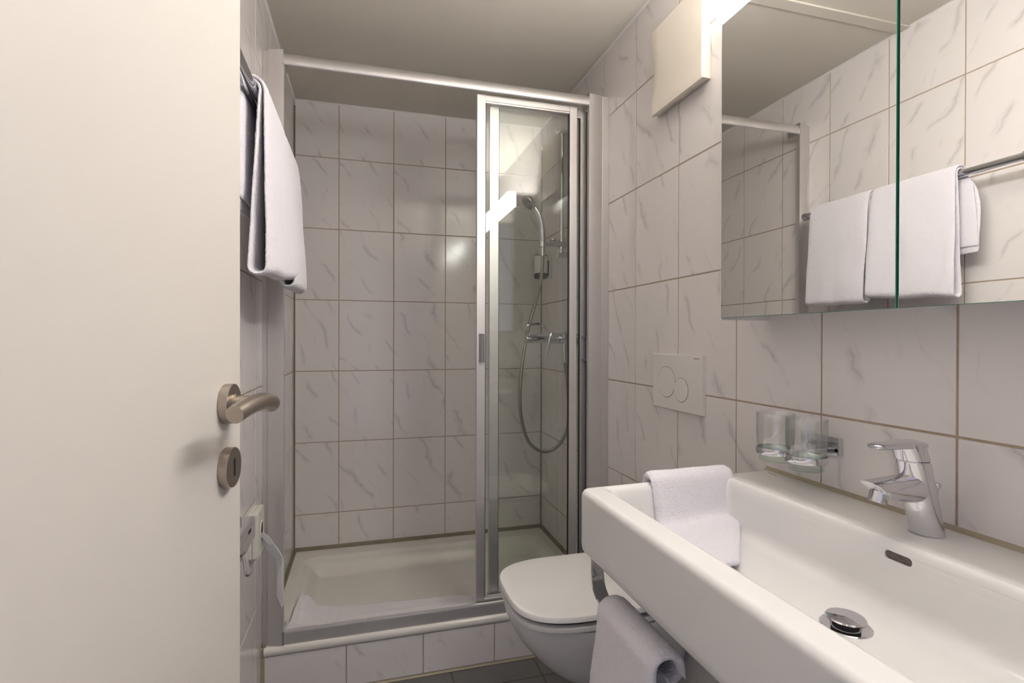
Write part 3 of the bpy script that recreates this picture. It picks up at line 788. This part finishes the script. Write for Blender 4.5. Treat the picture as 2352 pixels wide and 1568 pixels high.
mx = thing('shower_mixer', 'chrome shower mixer with loop lever on the right shower wall', 'shower mixer', (-.04, SY, 1.13))
part('body', mx, M_chrome, lambda bm: cyl(bm, (-.048, SY - .085, 1.160), (-.048, SY + .085, 1.160), .024, n=32, bev=.004))
part('wall_union', mx, M_chrome, lambda bm: (cyl(bm, (-.0003, SY - .075, 1.160), (-.008, SY - .075, 1.160), .032, n=32, bev=.003), cyl(bm, (-.006, SY - .075, 1.160), (-.045, SY - .075, 1.160), .013, n=20)))
part('wall_union', mx, M_chrome, lambda bm: (cyl(bm, (-.0003, SY + .075, 1.160), (-.008, SY + .075, 1.160), .032, n=32, bev=.003), cyl(bm, (-.006, SY + .075, 1.160), (-.045, SY + .075, 1.160), .013, n=20)))
part('outlet', mx, M_chrome, lambda bm: cyl(bm, (-.0365, SY, 1.095), (-.0365, SY, 1.142), .0125, n=20, bev=.001))
part('cartridge', mx, M_chrome, lambda bm: (cyl(bm, (-.045, SY, 1.160), (-.105, SY, 1.160), .0255, n=36, bev=.003), cyl(bm, (-.100, SY, 1.1585), (-.218, SY, 1.1560), .0185, n=32, bev=.004)))
part('loop_lever', mx, M_chrome, lambda bm: tube(bm, catmull([(-.112, SY, 1.172), (-.122, SY, 1.196), (-.140, SY, 1.216), (-.156, SY, 1.222), (-.185, SY, 1.220), (-.206, SY, 1.216), (-.2125, SY, 1.208), (-.208, SY, 1.194), (-.196, SY, 1.166)], 6), .0062, 14))
def blade(bm):
    pth = catmull([(-.106, SY - .026, 1.182), (-.112, SY - .029, 1.162), (-.119, SY - .030, 1.135), (-.126, SY - .028, 1.105), (-.133, SY - .024, 1.082)], 5)
    n = len(pth)
    loft(bm, [ring(q, (1, 0, .25), (0, 1, 0), .0105 * (1 - .75 * (i / (n - 1)) ** 1.5), .0035, 14) for i, q in enumerate(pth)])
part('diverter_blade', mx, M_chrome, blade)

DY = 2.452
sd = thing('soap_dispenser', 'grey and white soap dispenser bottle in a wall bracket inside the shower', 'soap dispenser', (-.045, DY, 1.455))
part('wall_bracket', sd, M_plastic, S(-.012, -.0003, DY - .025, DY + .025, 1.455, 1.582, bev=.003))
part('bracket_slot', sd, M_dark, S(-.0165, -.0115, DY - .012, DY + .012, 1.470, 1.545, bev=.001))
part('bottle', sd, M_bottle, lambda bm: cyl(bm, (-.050, DY, 1.480), (-.050, DY, 1.566), .0325, n=36, bev=.002))
part('base_cap', sd, M_dark, lambda bm: cyl(bm, (-.050, DY, 1.456), (-.050, DY, 1.482), .0330, n=36, bev=.004))
part('collar', sd, M_greyp, lambda bm: lathe(bm, [(.0325, 0), (.0325, .004), (.018, .009), (0, .010)], (-.050, DY, 1.566), 36))
part('pump_stem', sd, M_plastic, lambda bm: cyl(bm, (-.056, DY, 1.572), (-.056, DY, 1.607), .0055, n=14, bev=.001))

# ------------------------------------------------------------------ towels
def sheet(bm, path_fn, ns, nv, thick, wob=None):
    """thick cloth sheet. path_fn(v) -> list of 2 or 3-D points (centre line) for station v in 0..1"""
    rings = []
    for k in range(nv + 1):
        v = k / nv; C_ = path_fn(v); n = len(C_)
        L_, R_ = [], []
        edge = min(1, .45 + min(v, 1 - v) * nv * .30)
        for i in range(n):
            d = (C_[min(i + 1, n - 1)] - C_[max(i - 1, 0)]).normalized()
            axis = Vector((0, 1, 0)) if abs(d.y) < .9 and path_fn.axis == 'y' else Vector((1, 0, 0))
            nr = axis.cross(d).normalized()
            th = thick * .5 * edge * (path_fn.tf(i / (n - 1), v) if hasattr(path_fn, 'tf') else 1)
            if i in (0, n - 1): th *= .6
            L_.append(C_[i] + nr * th); R_.append(C_[i] - nr * th)
        rings.append(L_ + R_[::-1])
    vs = loft(bm, rings, cap0=False, cap1=False)
    for r_ in (vs[0], vs[-1]):
        n = len(r_)
        for i in range(n // 2 - 1): bm.faces.new((r_[i], r_[i + 1], r_[n - 2 - i], r_[n - 1 - i]))

BARX, BARZ = -1.115, 1.662
trail = thing('towel_rail', 'chrome towel rail on the left wall holding two bath towels', 'towel rail', (-1.16, 1.38, 1.64))
def bar_fn(bm):
    pts = [(BARX + .0135 * math.cos(t), BARZ + .0115 * math.sin(t)) for t in [2 * math.pi * i / 24 for i in range(24)]]
    prism(bm, pts, 'y', .985, 1.738)
part('bar', trail, M_chrome, bar_fn, sharp=50)
part('end_cap', trail, M_chrome, lambda bm: cyl(bm, (BARX, 1.722, BARZ), (BARX, 1.748, BARZ), .0150, n=28, bev=.002))
part('end_cap', trail, M_chrome, lambda bm: cyl(bm, (BARX, .975, BARZ), (BARX, 1.0, BARZ), .0150, n=28, bev=.002))
for yy in (1.735, .988):
    part('wall_arm', trail, M_chrome, lambda bm: (cyl(bm, (BARX, yy, BARZ), (XL + .006, yy, BARZ), .0095, n=20), cyl(bm, (XL + .0003, yy, BARZ), (XL + .008, yy, BARZ), .022, n=28, bev=.002)))
def bath_towel(y0, y1, seed, xf0, xf1, zb0, zb1, back):
    """doubled towel hung over the rail: two layers joined by the fold at the bottom of the front"""
    def path(v):
        y = y0 + (y1 - y0) * v; xf = xf0 + (xf1 - xf0) * v; zb = zb0 + (zb1 - zb0) * v
        def J(x, z, k):
            w_ = .0055 * noise.noise(Vector((y * 7 + seed, z * 4.0, k))) + .0025 * noise.noise(Vector((y * 19, z * 9, seed + k)))
            hang = min(1, max(0, (BARZ - z) / .2))
            return Vector((x + w_ * hang, y + .010 * noise.noise(Vector((seed * 3, z * 5, v * 2 + k))) * hang, z + .004 * noise.noise(Vector((y * 11, seed, k))) * hang))
        o = []
        gi = .0072                                           # gap between the two layers at the rail
        def over(r_, n):                                      # arc over the rail from wall side to room side
            return [(BARX + r_ * math.cos(R(180 - 180 * i / n)), BARZ + r_ * .95 * math.sin(R(180 * i / n))) for i in range(n + 1)]
        xo, xi = BARX - .022, BARX - .013
        for i in range(13):
            t = i / 12; z = back + (BARZ - .004 - back) * t; o.append(J(xo - .002 * (1 - t), z, .3) + Vector((0, -.036 * (1 - t ** 6), 0)))
        o += [Vector((x, y, z)) for x, z in over(.0275, 8)]
        for i in range(1, 22):
            t = i / 21; z = BARZ - (BARZ - zb - .016) * t
            o.append(J(BARX + .0275 + (xf - BARX - .0275) * (t ** .75) , z, 1.1))
        for i in range(1, 8):                                 # bottom fold
            a = R(180 * i / 8); rx = .0175
            o.append(J(xf - rx + rx * math.cos(a), zb + .016 - .016 * math.sin(a), 1.1))
        for i in range(0, 19):
            t = i / 18; z = zb + .016 + (BARZ - zb - .016) * t
            o.append(J(xf - .035 + (BARX + .0185 - xf + .035) * t ** 1.1, z, 1.6))
        o += [Vector((x, y, z)) for x, z in over(.0190, 8)[::-1]]
        for i in range(1, 12):
            t = i / 11; z = BARZ - .004 - (BARZ - .004 - back - .02) * t; o.append(J(xi - .002 * t, z, 2.2) + Vector((0, -.036 * t ** .25, 0)))
        return o
    path.axis = 'y'
    def tf(s, v):
        q = 1.0
        for c in (.030, .042, .054, .066): q -= .30 * math.exp(-((s - c) / .0035) ** 2)
        return q
    path.tf = tf
    return lambda bm: sheet(bm, path, 0, 34, .0092)
PILE = bpy.data.textures.new('pile', 'CLOUDS'); PILE.noise_scale = .0035; PILE.noise_depth = 1
def towel(name, label, fn, loc, group, cat='towel'):
    o = solo(name, label, cat, M_towel, fn, loc, sharp=180, group=group)
    sb = o.modifiers.new('smooth', 'SUBSURF'); sb.levels = 2; sb.render_levels = 2
    dm = o.modifiers.new('pile', 'DISPLACE'); dm.texture = PILE; dm.strength = .0026; dm.mid_level = .5; dm.texture_coords = 'LOCAL'
    return o
towel('bath_towel', 'folded white terry bath towel hanging on the rail, nearer the open door', bath_towel(1.156, 1.428, 2.0, -1.083, -1.057, 1.288, 1.304, 1.418), (-1.10, 1.29, 1.28), 'bath towels on the left towel rail')
towel('bath_towel', 'folded white terry bath towel hanging on the rail, nearer the shower', bath_towel(1.438, 1.688, 9.0, -1.066, -1.061, 1.288, 1.294, 1.418), (-1.10, 1.57, 1.28), 'bath towels on the left towel rail')

def face_cloth(bm):
    def path(v):
        x = -.3225 + (.2060) * v
        sk = .027 * (x / .4755) * .95
        def J(y, z, k=0):
            spread = max(0, (.82 - z) / .06)
            xx = x + .004 * noise.noise(Vector((z * 14, v * 3, 4.4))) - (.82 * max(0, .945 - y) if z < .80 else 0)
            xx = max(xx, -.398 + .012 * v)
            return Vector((xx, y + sk + .0025 * noise.noise(Vector((x * 13, z * 12, k))), z + .0018 * noise.noise(Vector((x * 15, y * 12, k + 3)))))
        o = [J(1.0035, .815 + .030 * i / 3) for i in range(4)]
        o += [J(1.0030, .853), J(1.0010, .8620), J(.9965, .8680), J(.9900, .8700), J(.9820, .8700), J(.9745, .8680), J(.9700, .8620), J(.9680, .8540)]
        o += [J(.9668 - .0014 * i, .846 - .0085 * i) for i in range(7)]
        o += [J(.9550, .787), J(.9505, .780), J(.943, .7745), J(.930, .7715), J(.912, .7703), J(.893, .7705), J(.874, .7712), J(.855, .7716), J(.836, .7716), J(.818, .7716), J(.800, .7716), J(.785, .7716), J(.770, .7718), J(.757, .7724)]
        return o
    path.axis = 'x'
    sheet(bm, path, 0, 44, .0165)
towel('hand_towel', 'small folded white towel draped over the end of the washbasin', face_cloth, (-.22, .93, .76), None)

RLX, RLZ = -.4475, .6520
brail = thing('towel_bar', 'chrome strap towel bar fixed below the washbasin', 'towel bar', (-.4475, .60, RLZ))
def strap(bm):
    pth = [(.943, .7285), (.943, .690), (.9405, .676), (.933, .6645), (.921, .6555), (.906, .6515), (.88, .6505), (.30, .6505), (.276, .6515), (.262, .6555), (.250, .6645), (.2455, .676), (.243, .690), (.243, .7285)]
    rings = []
    for i, (y, z) in enumerate(pth):
        a = Vector(pth[max(i - 1, 0)]); b = Vector(pth[min(i + 1, len(pth) - 1)]); d = (b - a).normalized(); nn = Vector((-d.y, d.x))
        rings.append([Vector((x, y + nn.x * o_, z + nn.y * o_)) for x, o_ in ((RLX - .013, -.003), (RLX + .013, -.003), (RLX + .013, .003), (RLX - .013, .003))])
    loft(bm, rings)
    bmesh.ops.bevel(bm, geom=[e for e in bm.edges if e.calc_length() > .02 and abs((e.verts[0].co - e.verts[1].co).x) < 1e-4], offset=.0006, segments=1, affect='EDGES')
part('strap', brail, M_chrome, strap)
def hung_towel(bm):
    y0, y1 = .690, .884
    def path(v):
        y = y0 + (y1 - y0) * v
        def J(x, z, k):
            hang = min(1, max(0, (RLZ - z) / .1))
            return Vector((x + (.006 * noise.noise(Vector((y * 11, z * 6, k))) - .010 * (1 - v) * hang) * hang, y + .010 * noise.noise(Vector((z * 9, v * 2, 3.3))) * hang, z))
        o = [J(RLX + .026 + .010 * (1 - t), .30 + (RLZ - .012 - .30) * t, .2) for t in [i / 12 for i in range(13)]]
        o += [Vector((RLX + .0245 * math.cos(R(180 * i / 10)), y, RLZ + .002 + .0200 * math.sin(R(180 * i / 10)))) for i in range(11)]
        o += [J(RLX - .0245 - .034 * sstep(t * 1.4), RLZ - .006 - (RLZ - .006 - .26) * t, 1.4) for t in [i / 16 for i in range(1, 17)]]
        return o
    path.axis = 'y'
    sheet(bm, path, 0, 34, .0160)
towel('hand_towel', 'lilac white towel hanging from the bar below the washbasin', hung_towel, (-.45, .79, .26), None)

# ------------------------------------------------------------------ left wall: tissue box and paper holder
bxp = thing('hygiene_bag_dispenser', 'ivory plastic dispenser box with a paper bag hanging out, low on the left wall', 'dispenser', (-1.194, 1.656, .525))
def rbox(bm, x0, x1, y0, y1, z0, z1, r_):
    def rr(x, ins): return [Vector((x, p.x, p.y)) for p in rrect(y0 + ins, y1 - ins, z0 + ins, z1 - ins, r_ - ins * .5, 0, 6)]
    loft(bm, [rr(x0, 0), rr(x1 - .004, 0), rr(x1 - .0012, .0012), rr(x1, .004)])
part('back_shell', bxp, M_ivory, lambda bm: rbox(bm, XL + .0003, XL + .0100, 1.611, 1.702, .5255, .6600, .008))
part('front_shell', bxp, M_ivory, lambda bm: rbox(bm, XL + .0106, -1.1805, 1.611, 1.702, .5255, .6600, .008))
part('opening', bxp, M_dark, lambda bm: loft(bm, [[Vector((x, 1.660 + .019 * math.cos(t), .595 + .026 * math.sin(t))) for t in [2 * math.pi * i / 28 for i in range(28)]] for x in (-1.184, -1.1802)]))
part('opening_rim', bxp, M_ivory, lambda bm: loft(bm, [[Vector((-1.1806 + .0022 * math.cos(a), 1.660 + (.0205 + .0022 * math.sin(a)) * math.cos(t), .595 + (.0275 + .0022 * math.sin(a)) * math.sin(t))) for a in [2 * math.pi * k / 8 for k in range(8)]] for t in [2 * math.pi * i / 28 for i in range(28)]], loop=True))
def tissue(bm):
    pth = catmull([(-1.184, 1.660, .5850), (-1.172, 1.660, .5720), (-1.158, 1.661, .5480), (-1.144, 1.662, .5270), (-1.1345, 1.662, .5120), (-1.1310, 1.662, .4950), (-1.1305, 1.661, .4600), (-1.1300, 1.661, .4250), (-1.1285, 1.660, .3980), (-1.1290, 1.660, .3720)], 5)
    n = len(pth); rings = []
    for i, p in enumerate(pth):
        t = i / (n - 1)
        wd = (.024 + .006 * math.sin(t * 7)) * (1 if t < .9 else 1 - .6 * (t - .9) / .1)
        fold = .0045 * math.sin(t * 9 + 1) + .004
        d = (pth[min(i + 1, n - 1)] - pth[max(i - 1, 0)]).normalized(); sx = Vector((0, 1, 0)).cross(d).normalized()
        L_ = [p + Vector((0, 1, 0)) * (-.020 * (.6 + .4 * t)) + sx * (-wd * .5), p + Vector((0, 1, 0)) * (-.006) + sx * (fold - wd * .2), p + Vector((0, 1, 0)) * .004 - sx * (fold * .6 - wd * .3), p + Vector((0, 1, 0)) * (.016 * (.6 + .5 * t)) + sx * wd * .6]
        rings.append([q + sx * .0008 for q in L_] + [q - sx * .0008 for q in L_[::-1]])
    loft(bm, rings)
part('paper_bag', bxp, M_paper, tissue, sharp=25, label='crumpled white paper bag')

ph = thing('paper_holder', 'chrome toilet paper holder with flap on the left wall beside the open door', 'paper holder', (-1.19, 1.44, .58))
part('wall_plate', ph, M_chrome, S(XL + .0003, XL + .006, 1.395, 1.500, .605, .690, bev=.002))
def flap(bm):
    prof = [(XL + .006, .6765), (-1.1825, .6790), (-1.1770, .6770), (-1.1745, .6720), (-1.1740, .6280), (-1.1750, .6215), (-1.1770, .6215), (-1.1762, .6285), (-1.1768, .6710), (-1.1785, .6745), (-1.1830, .6765), (XL + .006, .6740)]
    prism(bm, prof, 'y', 1.340, 1.531)
    bmesh.ops.bevel(bm, geom=[], offset=.001, affect='EDGES') if False else None
part('cover_flap', ph, M_chrome, flap)
part('flap_slot', ph, M_dark, S(-1.1745, -1.1735, 1.452, 1.478, .6560, .6640))
part('wire_arm', ph, M_chrome, lambda bm: tube(bm, catmull([(XL + .006, 1.41, .668), (-1.188, 1.405, .660), (-1.178, 1.395, .640), (-1.170, 1.385, .605), (-1.166, 1.380, .585), (-1.160, 1.395, .580), (-1.160, 1.44, .580), (-1.160, 1.50, .580)], 6), .0032, 12))
